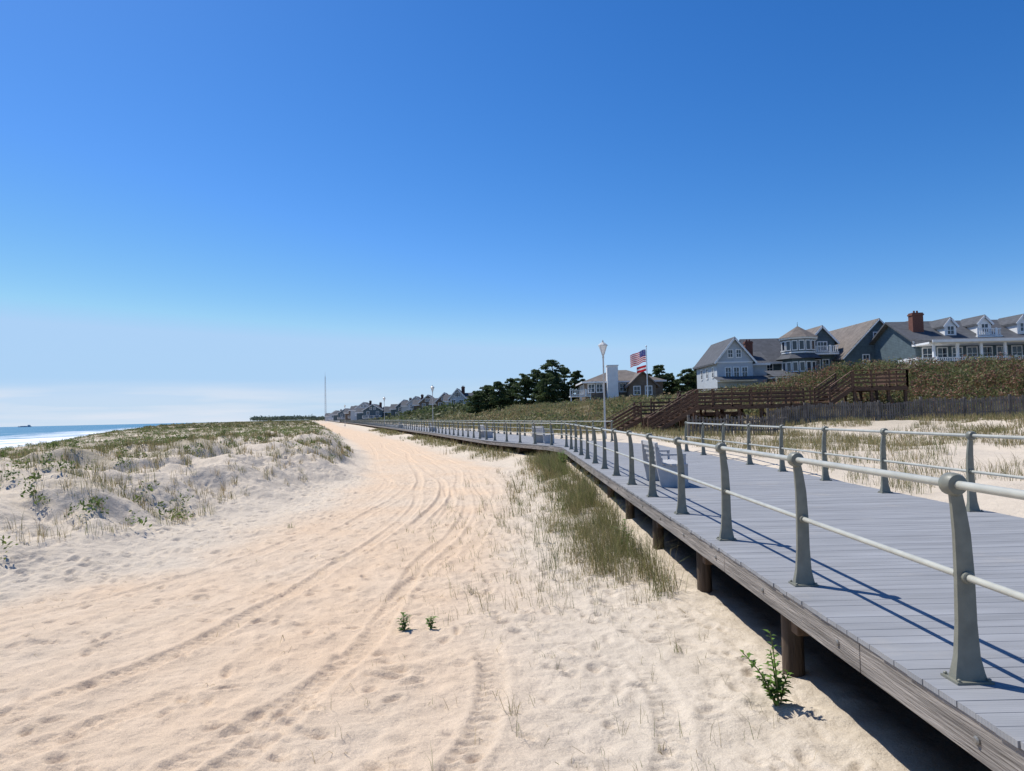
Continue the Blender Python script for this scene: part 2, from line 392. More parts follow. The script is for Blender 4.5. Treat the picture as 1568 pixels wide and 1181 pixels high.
def dune_pts(n, ymin, ymax, inmax, thr, power=2.0):
    y = ymin + (ymax - ymin) * rng.uniform(0, 1, n) ** power
    d = rng.uniform(0.8, inmax, n)
    x = Fx(y) - d
    e = x + E0 + .4 * y
    m = fbm(x / 2.5, y / 2.5, 71, 4) + 0.06 * ss(3, 12, d) + 0.08 * ss(30, 80, y) + rng.normal(0, .03, n)
    k = (m > thr) & (e > 26) & (np.abs(x) < 0.9 * y + 6)
    return x[k], y[k]
x, y = dune_pts(6500, 7, 45, 32, .575, 1.0)
tufts('dune_grass', x, y, 17, .2, .50, .09, .0065, .50)
x, y = dune_pts(9500, 35, 180, 45, .545, 1.2)
tufts('dune_grass', x, y, 6, .2, .42, .20, .010, .5)
x, y = dune_pts(1500, 6, 45, 16, .30, 1.0)
tufts('dune_grass', x, y, 13, .2, .50, .06, .006, .6)
x, y = dune_pts(4600, 8, 120, 36, .56, 1.3)
leafmass('seaside_goldenrod', x, y, ht(x, y) + .08, rng.uniform(.10, .30, len(x)), 34, 0.045, np.array([.08, .14, .03]), np.array([.19, .23, .065]), 1.1)

n = 700
y = 9 + 23 * rng.uniform(0, 1, n) ** 1.1
x = 2.15 - np.abs(rng.normal(0, .66, n)) - 0.15 * rng.random(n)
k = fbm(x / .8, y / .95, 5, 3) > .49
tufts('beach_grass', x[k], y[k], 26, .30, .85, .10, .0055, .34, (.1, .95))
n = 260
y = 8.5 + 22 * rng.uniform(0, 1, n); x = 1.6 - np.abs(rng.normal(0, 1.1, n))
tufts('beach_grass', x, y, 9, .2, .5, .07, .0045, .5, (.2, 1.0))
y = 32 + 100 * rng.uniform(0, 1, 800) ** 1.4; x = Bx(y) - np.abs(rng.normal(0, .8, 800)) - .2
k = fbm(x / 2, y / 4, 6, 2) > .46
tufts('beach_grass', x[k], y[k], 10, .25, .6, .2, .010, .45)
n = 800
x = rng.uniform(-2.4, 2.0, n); y = rng.uniform(4.5, 18, n); k = rng.random(n) < ss(-2.6, 1.4, x + (y - 7) * .14) * .8
tufts('sand_shoots', x[k], y[k], 4, .07, .28, .03, .0035, .45, (.2, 1.0))
gx = np.array([-1.1, .12, -.05, -5.0, .3, 1.6, .35, .9, 1.0, -.6]); gy = np.array([11.2, 18.6, 5.7, 15.5, 6.9, 7.0, 9.5, 10.2, 8.8, 9.6])
tufts('grass_tuft', gx, gy, 16, .12, .28, .035, .0045, .25, (.2, .8))
n = 220
x = rng.uniform(-8, 2.1, n); y = rng.uniform(3, 16, n)
tufts('driftwood_twigs', x, y, 2, .05, .14, .05, .006, 1.0, (1.5, 3.0))

n = 6500
x = rng.uniform(7.2, 34, n); y = rng.uniform(8, 44, n)
k = (fbm(x / 2.2, y / 2.2, 72, 3) > .50) & (x < .85 * y + 4)
tufts('dune_grass', x[k], y[k], 11, .25, .55, .13, .008, .55)
n = 2600
y = 50 + 110 * rng.uniform(0, 1, n) ** 1.2; x = Bx(y) + 6.5 + rng.uniform(0, 1, n) * (24 + y * .25)
k = (x < .42 * y + 5)
x = x[k]; y = y[k]
leafmass('coastal_scrub', x, y, ht(x, y) + .05, rng.uniform(.3, 1.1, len(x)), 44, 0.15, np.array([.085, .13, .04]), np.array([.26, .24, .12]), .75, cC=np.array([.32, .23, .13]), pC=.18)
n = 12000
y = 44 + 70 * rng.uniform(0, 1, n); x = Bx(y) + 5.4 + rng.uniform(0, 36, n)
tufts('dune_grass', x, y, 6, .4, .85, .25, .016, .65)
n = 1500
y = 150 + 900 * rng.uniform(0, 1, n) ** 1.5; x = Bx(y) + 7 + rng.uniform(0, 1, n) * 60
leafmass('coastal_scrub', x, y, ht(x, y) + .3, rng.uniform(1, 2.2, n), 22, 0.5, np.array([.07, .10, .04]), np.array([.18, .18, .09]), .7)
n = 900
y = 120 + 700 * rng.uniform(0, 1, n) ** 1.4; x = Fx(y) - 3 - rng.uniform(0, 1, n) * 50
leafmass('coastal_scrub', x, y, ht(x, y) + .05, rng.uniform(.4, .9, n), 26, 0.22, np.array([.10, .13, .05]), np.array([.24, .22, .10]), .5)
n = 1700
x = rng.uniform(19, 52, n); y = rng.uniform(43.5, 64, n)
k = (y > 43.5 - .25 * (x - 20)) & ((x > 23) | (y > 50))
x = x[k]; y = y[k]
extra = 1.0 * ss(22, 30, x) * ss(43, 50, y)
leafmass('bayberry_thicket', x, y, ht(x, y) + .15 + extra * rng.uniform(.0, 1.1, len(x)), rng.uniform(.35, 1.15, len(x)), 95, 0.095, np.array([.08, .11, .035]), np.array([.22, .21, .09]), .85, cC=np.array([.25, .13, .085]), pC=.32)
n = 1400
x = rng.uniform(18, 50, n); y = rng.uniform(42.8, 56, n)
tufts('dune_grass', x, y, 9, .6, 1.5, .2, .016, .75)

# trees
M_bark = mat('bark', (0.09, 0.065, 0.045), .95, .3, 6, (1, 1, .2))
def tree(name, x, y, h, r, cA=(.042, .078, .03), cB=(.115, .15, .058), conic=.55, trunk=.12, leaf=.17):
    z0 = float(ht(x, y)) - .2
    e = empty(name, (x, y, z0)); mb = MB()
    mb.tube((x, y, z0), (x + .1, y, z0 + h * .55), r * .07 + .08, r * .045 + .04, 8)
    mb.tube((x + .1, y, z0 + h * .55), (x, y + .1, z0 + h * .93), r * .045 + .04, .03, 8)
    C = []
    nb = 95
    for i in range(nb):
        t = rng.uniform(trunk, 1.0); a = rng.uniform(0, 2 * math.pi)
        env = r * (1 - conic * t) * (0.6 + .4 * math.sin(min(1, (t - trunk) / .25) * math.pi / 2)) * rng.uniform(.2, 1.12)
        if t > .9: env *= .5
        p = (x + env * math.cos(a), y + env * math.sin(a), z0 + h * t)
        C.append(p + (rng.uniform(.15, .34) * r * (1.1 - .45 * t),))
        if i % 4 == 0: mb.tube((x, y, z0 + h * t * .85), p[:3], .05, .015, 5)
    mb.build('trunk', M_bark, e)
    C = np.array(C)
    leafmass('crown', C[:, 0], C[:, 1], C[:, 2], C[:, 3], 100, leaf, np.array(cA), np.array(cB), .6, e)
for px_, hh, rr, yy in [(-6.4, 4.6, 2.4, 128), (-4.6, 5.0, 2.4, 131), (-2.4, 5.3, 2.6, 127), (0.0, 5.9, 2.7, 132), (2.4, 6.4, 2.9, 128), (4.8, 7.4, 3.0, 131),
                        (7.6, 9.0, 3.3, 129), (10.0, 7.9, 2.8, 132), (12.0, 6.9, 2.4, 128), (6.2, 6.4, 3.0, 125)]:
    tree('pine_tree', px_, yy, hh, rr)
for px_, hh, rr, yy in [(26.0, 6.4, 2.4, 122), (28.2, 4.6, 2.3, 124), (30.6, 5.0, 2.6, 121), (33.2, 5.6, 2.6, 123), (36, 5.6, 2.6, 123), (24.2, 5.2, 1.9, 122)]:
    tree('cedar_tree', px_, yy, hh, rr)

# ------------------------------------------------------------------ boardwalk
pts = np.array([(2.22, -7.0), (2.22, 32), (-1.5, 42), (-8.3, 69), (-19, 109), (-51, 227), (-128, 500), (-236, 880)])
seg = np.hypot(*np.diff(pts, axis=0).T); S = np.concatenate([[0], np.cumsum(seg)])
sf = np.arange(0, S[-1], .5); px = np.interp(sf, S, pts[:, 0]); py = np.interp(sf, S, pts[:, 1])
ker = np.exp(-np.linspace(-2, 2, 9) ** 2); ker /= ker.sum()
def smooth_(a):
    p = np.concatenate([2 * a[0] - a[4:0:-1], a, 2 * a[-1] - a[-2:-6:-1]]); return np.convolve(p, ker, 'valid')
px = smooth_(px); py = smooth_(py)
tx = np.gradient(px, sf); ty = np.gradient(py, sf); q = np.hypot(tx, ty); tx /= q; ty /= q
ker2 = np.exp(-np.linspace(-2, 2, 15) ** 2); ker2 /= ker2.sum()
tx = np.convolve(np.pad(tx, 7, 'edge'), ker2, 'valid'); ty = np.convolve(np.pad(ty, 7, 'edge'), ker2, 'valid'); q = np.hypot(tx, ty); tx /= q; ty /= q
def P(s, off, z):
    x = np.interp(s, sf, px); y = np.interp(s, sf, py); a = np.interp(s, sf, tx); b = np.interp(s, sf, ty)
    return Vector((x + b * off, y - a * off, z))
def T(s): return Vector((float(np.interp(s, sf, tx)), float(np.interp(s, sf, ty)), 0)).normalized()
W = 4.45
bw = empty('boardwalk', (4.4, 10, DECK))
m, nt, p = newmat('composite_planks'); N = nt.nodes; L = nt.links
g = N.new('ShaderNodeNewGeometry'); rp = g.outputs['Random Per Island']
r = N.new('ShaderNodeMapRange'); r.inputs[3].default_value = .93; r.inputs[4].default_value = 1.06; L.new(rp, r.inputs[0])
n1 = N.new('ShaderNodeTexNoise'); n1.inputs['Scale'].default_value = 2; n1.inputs['Detail'].default_value = 7
mp = N.new('ShaderNodeMapping'); mp.inputs['Scale'].default_value = (.6, 4, 1); L.new(g.outputs['Position'], mp.inputs[0]); L.new(mp.outputs[0], n1.inputs['Vector'])
r2 = N.new('ShaderNodeMapRange'); r2.inputs[1].default_value = .3; r2.inputs[2].default_value = .7; r2.inputs[3].default_value = .86; r2.inputs[4].default_value = 1.12; L.new(n1.outputs[0], r2.inputs[0])
mu = N.new('ShaderNodeMath'); mu.operation = 'MULTIPLY'; L.new(r.outputs[0], mu.inputs[0]); L.new(r2.outputs[0], mu.inputs[1])
n4 = N.new('ShaderNodeTexNoise'); n4.inputs['Scale'].default_value = 1.1; n4.inputs['Detail'].default_value = 8; n4.inputs['Roughness'].default_value = .7; L.new(g.outputs['Position'], n4.inputs['Vector'])
r4 = N.new('ShaderNodeMapRange'); r4.inputs[1].default_value = .55; r4.inputs[2].default_value = .8; r4.inputs[4].default_value = .5; L.new(n4.outputs[0], r4.inputs[0])
v = N.new('ShaderNodeVectorMath'); v.operation = 'SCALE'; v.inputs[0].default_value = (.275, .28, .288); L.new(mu.outputs[0], v.inputs['Scale'])
mx = N.new('ShaderNodeMix'); mx.data_type = 'RGBA'; L.new(r4.outputs[0], mx.inputs[0]); L.new(v.outputs[0], mx.inputs[6]); mx.inputs[7].default_value = (.42, .38, .32, 1)
L.new(mx.outputs[2], p.inputs['Base Color'])
wv = N.new('ShaderNodeTexWave'); wv.bands_direction = 'Y'; wv.inputs['Scale'].default_value = 14; wv.inputs['Distortion'].default_value = .3; L.new(g.outputs['Position'], wv.inputs['Vector'])
b = N.new('ShaderNodeBump'); b.inputs['Strength'].default_value = .25; b.inputs['Distance'].default_value = .004; L.new(wv.outputs[0], b.inputs['Height']); L.new(b.outputs[0], p.inputs['Normal'])
p.inputs['Roughness'].default_value = .75; p.inputs['Specular IOR Level'].default_value = .25
M_plank = m
mb = MB(); s = 0.0
while s < 190:
    s1 = s + .1395
    j = rng.uniform(-.006, .006); jj = rng.uniform(-.001, .001)
    a, b, c, d = P(s, j, DECK + jj), P(s1, j, DECK + jj), P(s1, W + j, DECK + jj), P(s, W + j, DECK + jj)
    dz = Vector((0, 0, -.032))
    mb.add([a, b, c, d, a + dz, b + dz, c + dz, d + dz], [(0, 3, 2, 1), (4, 5, 6, 7), (0, 1, 5, 4), (1, 2, 6, 5), (2, 3, 7, 6), (3, 0, 4, 7)])
    s += .145
while s < S[-1] - 12:
    s1 = s + 10; mb.add([P(s, 0, DECK), P(s1, 0, DECK), P(s1, W, DECK), P(s, W, DECK)], [(0, 3, 2, 1)]); s = s1
mb.build('planks', M_plank, bw)
mb = MB(); s = 0
while s < S[-1] - 20:
    L_ = 2.9 if s < 190 else 12
    for o, t in ((.035, 0), (W - .035, 0)):
        a = P(s + .004, o, DECK - .135); b = P(s + L_ - .004, o, DECK - .135)
        mb.beam(a, b, .045, .20)
    if s < 100:
        for o in (.6, 1.7, 2.8, 3.8):
            mb.beam(P(s, o, DECK - .14), P(s + L_, o, DECK - .14), .07, .2)
    s += L_
mb.build('fascia_and_joists', M_fascia, bw, bevel=.006)
mb = MB(); mp_ = MB()
s = 7 + 3.3 - 2.9 * 2
while s < 420:
    mb.obox((P(s, .22, 0) + P(s, W - .1, 0)) / 2 + Vector((0, 0, DECK - .365)), (P(s, W - .1, 0) - P(s, .22, 0)) / 2, T(s) * .07, (0, 0, .12))
    for o in (.27, 2.2, 4.1):
        c = P(s + .172, o, 0); z0 = float(ht(c.x, c.y)) - .4
        mp_.tube((c.x, c.y, z0), (c.x, c.y, DECK - .24), .10, .092, 12)
    s += 2.9
mb.build('cap_beams', M_beam, bw, bevel=.01)
mp_.build('piles', M_pile, bw, smooth=True)

mb = MB()
for s in np.arange(.3, 40, 1.45):
    c = P(s, .012, DECK - .135); mb.lathe(c, (-1, 0, 0), [(.022, 0), (.022, .008), (.012, .014)], 10)
mb.build('fascia_bolts', mat('galvanised_bolt', (.25, .24, .22), .5, .1, 5, metal=.6), bw)

def post(mb, s, off, inward, hi=True):
    c = P(s, off, DECK); t = T(s); nrm = Vector((t.y, -t.x, 0)) * inward
    prof = [(0, .082, 0, .060), (.04, .074, 0, .050), (.12, .060, 0.002, .036), (.30, .050, .006, .030), (.55, .047, .010, .027), (.78, .042, .006, .024), (.92, .036, -.006, .022), (1.03, .030, -.020, .020)]
    if not hi: prof = [prof[0], prof[3], prof[5], prof[7]]
    vs = []
    for z, w, o, th in prof:
        cc = c + nrm * o + Vector((0, 0, z + .012))
        vs += [cc - nrm * w - t * th * .55, cc - nrm * w * .3 - t * th, cc + nrm * w - t * th * .8, cc + nrm * w + t * th * .8, cc - nrm * w * .3 + t * th, cc - nrm * w + t * th * .55]
    fs = []
    for k in range(len(prof) - 1):
        for i in range(6):
            j = (i + 1) % 6; fs.append((k * 6 + i, k * 6 + j, k * 6 + 6 + j, k * 6 + 6 + i))
    fs.append(tuple(range(6 * len(prof) - 6, 6 * len(prof))))
    mb.add(vs, fs)
    mb.obox(c + Vector((0, 0, .007)), nrm * .10, t * .075, (0, 0, .006))
    ctr = c - nrm * .026 + Vector((0, 0, 1.065))
    if hi:
        mb.lathe(ctr, t, [(.030, -.05), (.054, -.046), (.062, -.030), (.064, 0), (.062, .030), (.054, .046), (.030, .05)], 20)
        mb.lathe(c + nrm * .010 + Vector((0, 0, .56)), t, [(.027, -.05), (.033, -.045), (.033, .045), (.027, .05)], 14)
        for a in (-1, 1):
            for b in (-1, 1):
                mb.lathe(c + nrm * .082 * a + t * .060 * b + Vector((0, 0, .012)), (0, 0, 1), [(.010, 0), (.010, .012), (.005, .016)], 6)
    else:
        mb.lathe(ctr, t, [(.06, -.03), (.06, .03)], 8)

def railing(name, s0, s1, off, inward, sp=2.13):
    e = empty(name, P((s0 + s1) / 2 if s1 < 60 else 30, off, DECK)); pm = MB(); rm = MB()
    ss_ = list(np.arange(s0, s1, sp))
    for i, s in enumerate(ss_):
        post(pm, s, off, inward, s < 50)
    for i in range(len(ss_) - 1):
        a, b = ss_[i], ss_[i + 1]
        for z, o in ((1.065, -.026), (.56, .010)):
            rm.tube(P(a, off + inward * o, DECK + z), P(b, off + inward * o, DECK + z), .0235 if z > 1 else .020, n=12 if a < 60 else 5)
    pm.build('posts', M_post, e, smooth=True); rm.build('rails', M_rail, e, smooth=True)
railing('boardwalk_railing', 7 + 3.85 - 2.13 * 4, 430, .23, 1)
railing('boardwalk_railing', 7 + .7 - 2.35, 7 + 27.5, W - .2, -1, 2.3)
railing('boardwalk_railing', 7 + 35, 430, W - .2, -1, 2.13)

def bench(s, off, L_=1.55):
    c = P(s, off, DECK); t = T(s); nrm = Vector((t.y, -t.x, 0)); e = empty('park_bench', c); U = Vector((0, 0, 1))
    mb = MB()
    for i in range(4): mb.obox(c + nrm * (.10 + i * .115) + U * .44, t * L_ / 2, nrm * .05, U * .018)
    mb.build('seat', M_bench, e, bevel=.006)
    mb = MB()
    for i in range(4): mb.obox(c + nrm * (-.02 - i * .03) + U * (.53 + i * .105), t * L_ / 2, nrm * .016, U * .048)
    mb.build('backrest', M_bench, e, bevel=.006)
    mb = MB()
    for sg in (-1, 1):
        q = c + t * (L_ / 2 - .06) * sg
        vs = []
        prof = [(-.04, 0), (.50, 0), (.50, .42), (.0, .42), (-.10, .88), (-.15, .88), (-.12, .4)]
        for k in (-.03, .03):
            vs += [q + t * k + nrm * a + U * b for a, b in prof]
        n = len(prof)
        mb.add(vs, [tuple(range(n)), tuple(range(2 * n - 1, n - 1, -1))] + [(i, n + i, n + (i + 1) % n, (i + 1) % n) for i in range(n)])
        mb.obox(q + nrm * .2 + U * .64, nrm * .27, t * .035, U * .018)
        mb.obox(q + nrm * .44 + U * .53, nrm * .025, t * .03, U * .10)
    mb.build('end_frames', M_bench, e, bevel=.005)
for s_, o_ in [(7 + 14.6, .75), (7 + 36.5, .8), (7 + 48, .8), (7 + 75, .8), (7 + 108, .8)]: bench(s_, o_)

def lamp(x, y, h=5.3):
    z = DECK - .5; e = empty('street_lamp', (x, y, z)); mb = MB()
    mb.lathe((x, y, z), (0, 0, 1), [(.13, 0), (.13, .35), (.09, .42), (.055, 1.0), (.040, h - .35), (.06, h - .3), (.045, h - .2), (.08, h - .12), (.09, h - .1)], 14)
    mb.build('pole', M_lamp, e, smooth=True)
    mb = MB(); mb.lathe((x, y, z + h - .1), (0, 0, 1), [(.09, 0), (.23, .44), (.23, .46)], 8); mb.build('lantern_glass', M_lampglass, e)
    mb = MB(); mb.lathe((x, y, z + h + .36), (0, 0, 1), [(.28, 0), (.26, .04), (.13, .15), (.05, .19), (.04, .26), (.015, .32)], 8)
    for i in range(4):
        a = math.pi / 4 + i * math.pi / 2
        mb.tube((x + .09 * math.cos(a), y + .09 * math.sin(a), z + h - .1), (x + .24 * math.cos(a), y + .24 * math.sin(a), z + h + .36), .015, n=5)
    mb.build('lantern_cap', M_lamp, e)
lamp(5.05, 38, 5.35); lamp(-9.9, 86, 5.3); lamp(-23.5, 127, 5.3); lamp(-46, 190, 5.3)

# ------------------------------------------------------------------ wooden walkover
def walkover():
    e = empty('wooden_dune_walkover', (15, 46, .9)); fr = MB(); dk = MB(); rl = MB()
    def rail_run(p0, p1, h=1.0):
        p0 = Vector(p0); p1 = Vector(p1); n = max(1, int((p1 - p0).length / 1.15))
        for i in range(n + 1):
            q = p0.lerp(p1, i / n); rl.box(q.x - .05, q.x + .05, q.y - .05, q.y + .05, q.z - .1, q.z + h + .02)
        for z in (.25, .5, .75): rl.beam(p0 + Vector((0, 0, h * z)), p1 + Vector((0, 0, h * z)), .04, .12)
        rl.beam(p0 + Vector((0, 0, h + .045)), p1 + Vector((0, 0, h + .045)), .16, .05)
    def platform(x0, x1, y0, y1, z, edges='fblr'):
        y = y0
        while y < y1 - .05: dk.box(x0, x1, y, y + .14, z - .04, z); y += .15
        fr.box(x0, x1, y0 - .05, y0 - .003, z - .28, z - .002); fr.box(x0, x1, y1 + .003, y1 + .05, z - .28, z - .002)
        fr.box(x0 - .05, x0 - .003, y0, y1, z - .28, z - .002)
        n = int((x1 - x0) / 1.7) + 1
        for i in range(n + 1):
            xx = x0 + .1 + (x1 - x0 - .2) * i / n
            for yy in (y0 + .12, y1 - .12):
                fr.box(xx - .08, xx + .08, yy - .08, yy + .08, -.2 + .5, z - .05)
            if i < n:
                x2 = x0 + .1 + (x1 - x0 - .2) * (i + 1) / n
                fr.beam((xx, y0 + .23, z - .35), (x2, y0 + .23, 1.1), .04, .12)
        if 'f' in edges: rail_run((x0, y0, z), (x1, y0, z))
        if 'b' in edges: rail_run((x0, y1, z), (x1, y1, z))
        if 'l' in edges: rail_run((x0, y0, z), (x0, y1, z))
        if 'r' in edges: rail_run((x1, y0, z), (x1, y1, z))
    def stairs(x0, z0, x1, z1, y0, y1):
        n = max(2, int(abs(z1 - z0) / .18))
        for i in range(n):
            t = (i + .5) / n; x = x0 + (x1 - x0) * t; z = z0 + (z1 - z0) * t
            dk.box(x - .15, x + .15, y0 + .05, y1 - .05, z - .04, z)
        for y in (y0, y1):
            fr.beam((x0, y, z0 - .12), (x1, y, z1 - .12), .06, .28); rail_run((x0, y, z0), (x1, y, z1), .95)
    platform(11.6, 20.4, 44.5, 48.5, 2.75, 'fb')
    platform(8.4, 11.2, 45.2, 48.0, 2.05, 'b')
    stairs(11.5, 2.75, 8.4, 1.0, 43.0, 44.3)
    stairs(8.4, 2.05, 6.4, .95, 45.3, 47.6)
    stairs(11.2, 2.05, 11.55, 2.7, 45.3, 47.6)
    stairs(20.5, 2.75, 22.0, 3.75, 44.8, 47.0)
    platform(22.1, 25.6, 44.8, 48.6, 3.75, 'fr')
    platform(10.0, 16.5, 50, 52, 2.3, 'f')
    fr.build('framing', M_wood, e); dk.build('decking', M_wood, e); rl.build('handrails', M_wood, e)
walkover()

def fence(name, poly, sp=.13, h=1.15, w=.09, mt=M_grey):
    e = empty(name, (poly[0][0], poly[0][1], 1)); mb = MB()
    for (a, b) in zip(poly[:-1], poly[1:]):
        a = Vector((*a, 0)); b = Vector((*b, 0)); d = (b - a); n = int(d.length / sp); d.normalize(); nn = Vector((-d.y, d.x, 0))
        for i in range(n):
            q = a + d * sp * i; z = float(ht(q.x, q.y)); hh = h + rng.uniform(-.07, .07)
            mb.obox((q.x, q.y, z + hh / 2 - .05), d * w / 2, nn * .011, (rng.uniform(-.015, .015), 0, hh / 2 + .05))
        ln = (b - a).length
        for f in np.arange(0, 1, 2.2 / ln):
            q = a.lerp(b, f); q2 = a.lerp(b, min(1, f + 2.2 / ln)); z = float(ht(q.x, q.y)); z2 = float(ht(q2.x, q2.y))
            mb.box(q.x - .06, q.x + .06, q.y + .04, q.y + .16, z - .3, z + h + .12)
            for k in (.3, .85): mb.beam((q.x, q.y + .035, z + k * h), (q2.x, q2.y + .035, z2 + k * h), .03, .08)
    mb.build('pickets', mt, e)
fence('picket_fence', [(15.5, 42), (22, 41.5), (31, 38), (46, 33)])
fence('picket_fence', [(9.2, 36.2), (12.5, 36.8), (15.2, 38.5)], .2, 1.0, .1)

# ------------------------------------------------------------------ houses
class House:
    def __init__(s, name, loc): s.e = empty(name, loc); s.w = MB(); s.r = MB(); s.t = MB(); s.g = MB(); s.c = MB()
    def gable(s, x0, x1, y0, y1, z0, ze, zr, axis='y', oh=.45, rm=0, wm=0, trim=True):
        if axis == 'y':
            xm = (x0 + x1) / 2
            s.w.add([(x0, y0, z0), (x1, y0, z0), (x1, y0, ze), (xm, y0, zr), (x0, y0, ze), (x0, y1, z0), (x1, y1, z0), (x1, y1, ze), (xm, y1, zr), (x0, y1, ze)],
                    [(0, 1, 2, 3, 4), (9, 8, 7, 6, 5), (0, 4, 9, 5), (1, 6, 7, 2)], wm)
            sl = (zr - ze) / (xm - x0)
            for sg in (-1, 1):
                xe = xm + sg * (xm - x0 + oh); zz = ze - sl * oh
                a = [(xm, y0 - oh, zr + .03), (xm, y1 + oh, zr + .03), (xe, y1 + oh, zz + .03), (xe, y0 - oh, zz + .03)]
                b = [(p[0], p[1], p[2] + .24) for p in a]
                s.r.add(a + b, [(0, 1, 2, 3), (7, 6, 5, 4), (0, 3, 7, 4), (1, 5, 6, 2), (3, 2, 6, 7)], rm)
                if trim: s.t.beam((xm, y0 - oh - .03, zr + .08), (xe, y0 - oh - .03, zz + .08), .05, .26)
        else:
            ym = (y0 + y1) / 2
            s.w.add([(x0, y0, z0), (x0, y1, z0), (x0, y1, ze), (x0, ym, zr), (x0, y0, ze), (x1, y0, z0), (x1, y1, z0), (x1, y1, ze), (x1, ym, zr), (x1, y0, ze)],
                    [(0, 4, 3, 2, 1), (5, 6, 7, 8, 9), (0, 5, 9, 4), (1, 2, 7, 6)], wm)
            sl = (zr - ze) / (ym - y0)
            for sg in (-1, 1):
                ye = ym + sg * (ym - y0 + oh); zz = ze - sl * oh
                a = [(x0 - oh, ym, zr + .03), (x1 + oh, ym, zr + .03), (x1 + oh, ye, zz + .03), (x0 - oh, ye, zz + .03)]
                b = [(p[0], p[1], p[2] + .24) for p in a]
                s.r.add(a + b, [(0, 1, 2, 3), (7, 6, 5, 4), (0, 3, 7, 4), (1, 5, 6, 2), (3, 2, 6, 7)], rm)
                if trim and sg < 0: s.t.box(x0 - oh, x1 + oh, ye - .05, ye - .003, zz - .05, zz + .28)
    def hip(s, x0, x1, y0, y1, z0, ze, zr, oh=.5, rm=0, wm=0):
        s.w.box(x0, x1, y0, y1, z0, ze, wm)
        X0, X1, Y0, Y1 = x0 - oh, x1 + oh, y0 - oh, y1 + oh; h = (Y1 - Y0) / 2; ym = (Y0 + Y1) / 2
        if X1 - X0 < 2 * h: h = (X1 - X0) / 2 - .05
        s.r.add([(X0, Y0, ze + .01), (X1, Y0, ze + .01), (X1, Y1, ze + .01), (X0, Y1, ze + .01), (X0 + h, ym, zr), (X1 - h, ym, zr)], [(0, 1, 5, 4), (1, 2, 5), (2, 3, 4, 5), (3, 0, 4), (0, 3, 2, 1)], rm)
        s.t.box(X0, X1, Y0 - .04, Y0 - .002, ze - .2, ze + .05); s.t.box(X0 - .04, X0 - .002, Y0, Y1, ze - .2, ze + .05)
    def win(s, c, z, w, h, pl, face='y', mull=1):
        def bx(mb, a0, a1, z0, z1, d0, d1):
            if face == 'y': mb.box(a0, a1, pl - d1, pl - d0, z0, z1)
            else: mb.box(pl - d1, pl - d0, a0, a1, z0, z1)
        f = .13
        bx(s.g, c - w / 2, c + w / 2, z - h / 2, z + h / 2, .0, .02)
        bx(s.t, c - w / 2 - f, c - w / 2, z - h / 2 - f, z + h / 2 + f, .0, .07); bx(s.t, c + w / 2, c + w / 2 + f, z - h / 2 - f, z + h / 2 + f, .0, .07)
        bx(s.t, c - w / 2, c + w / 2, z + h / 2, z + h / 2 + f, .0, .07); bx(s.t, c - w / 2, c + w / 2, z - h / 2 - f, z - h / 2, .0, .09)
        bx(s.t, c - w / 2, c + w / 2, z - .03, z + .03, .021, .05)
        for i in range(mull):
            a = c - w / 2 + w * (i + 1) / (mull + 1); bx(s.t, a - .03, a + .03, z - h / 2, z + h / 2, .021, .048)
    def balustrade(s, x0, x1, y, z, h=1.0, sp=.28, axis='x'):
        def bx(a0, a1, d0, d1, z0, z1):
            if axis == 'x': s.t.box(a0, a1, y + d0, y + d1, z0, z1)
            else: s.t.box(y + d0, y + d1, a0, a1, z0, z1)
        bx(x0, x1, -.06, .06, z + h - .08, z + h); bx(x0, x1, -.04, .04, z + .08, z + .16)
        for a in np.arange(x0, x1, sp): bx(a, a + .09, -.03, .03, z + .16, z + h - .08)
        for a in np.arange(x0, x1 + .1, 2.4): bx(a - .09, a + .09, -.09, .09, z - .1, z + h + .1)
    def chimney(s, x, y, z0, z1, w=1.1, d=.8):
        s.c.box(x - w / 2, x + w / 2, y - d / 2, y + d / 2, z0, z1); s.c.box(x - w / 2 - .08, x + w / 2 + .08, y - d / 2 - .08, y + d / 2 + .08, z1 - .35, z1 - .15)
        s.c.tube((x - .2, y, z1), (x - .2, y, z1 + .3), .12); s.c.tube((x + .2, y, z1), (x + .2, y, z1 + .3), .12)
    def done(s, wm, rm, cm=None):
        if s.w.v: s.w.build('walls', wm, s.e)
        if s.r.v: s.r.build('roof', rm, s.e)
        if s.t.v: s.t.build('trim', M_white, s.e)
        if s.g.v: s.g.build('window_panes', M_glass, s.e)
        if s.c.v: s.c.build('chimney', cm or M_brick, s.e)

h = House('pale_gabled_house', (32, 100, 3))
h.gable(29.7, 34.9, 100, 111, 2.5, 9.6, 12.75)
h.gable(34.9, 37.6, 102, 109, 2.5, 9.2, 11.0, 'x', wm=0)
for xx in (31.3, 32.5, 33.7): h.win(xx, 7.9, .7, 1.3, 100)
for xx in (31.7, 32.9): h.win(xx, 10.6, .6, 1.0, 100)
h.t.box(29.65, 34.95, 99.9, 99.997, 9.25, 9.45)
for yy in (102, 105, 108): h.win(yy, 8.0, .8, 1.4, 29.7, 'x')
h.t.box(29.6, 34.9, 98.4, 100, 6.5, 6.7); h.r.add([(29, 97.9, 6.72), (37.6, 97.9, 6.72), (37.6, 99.99, 7.3), (29, 99.99, 7.3)], [(0, 1, 2, 3)])
h.chimney(35.7, 104, 6, 12.7)
h.done(M_palegrey, M_roofd)

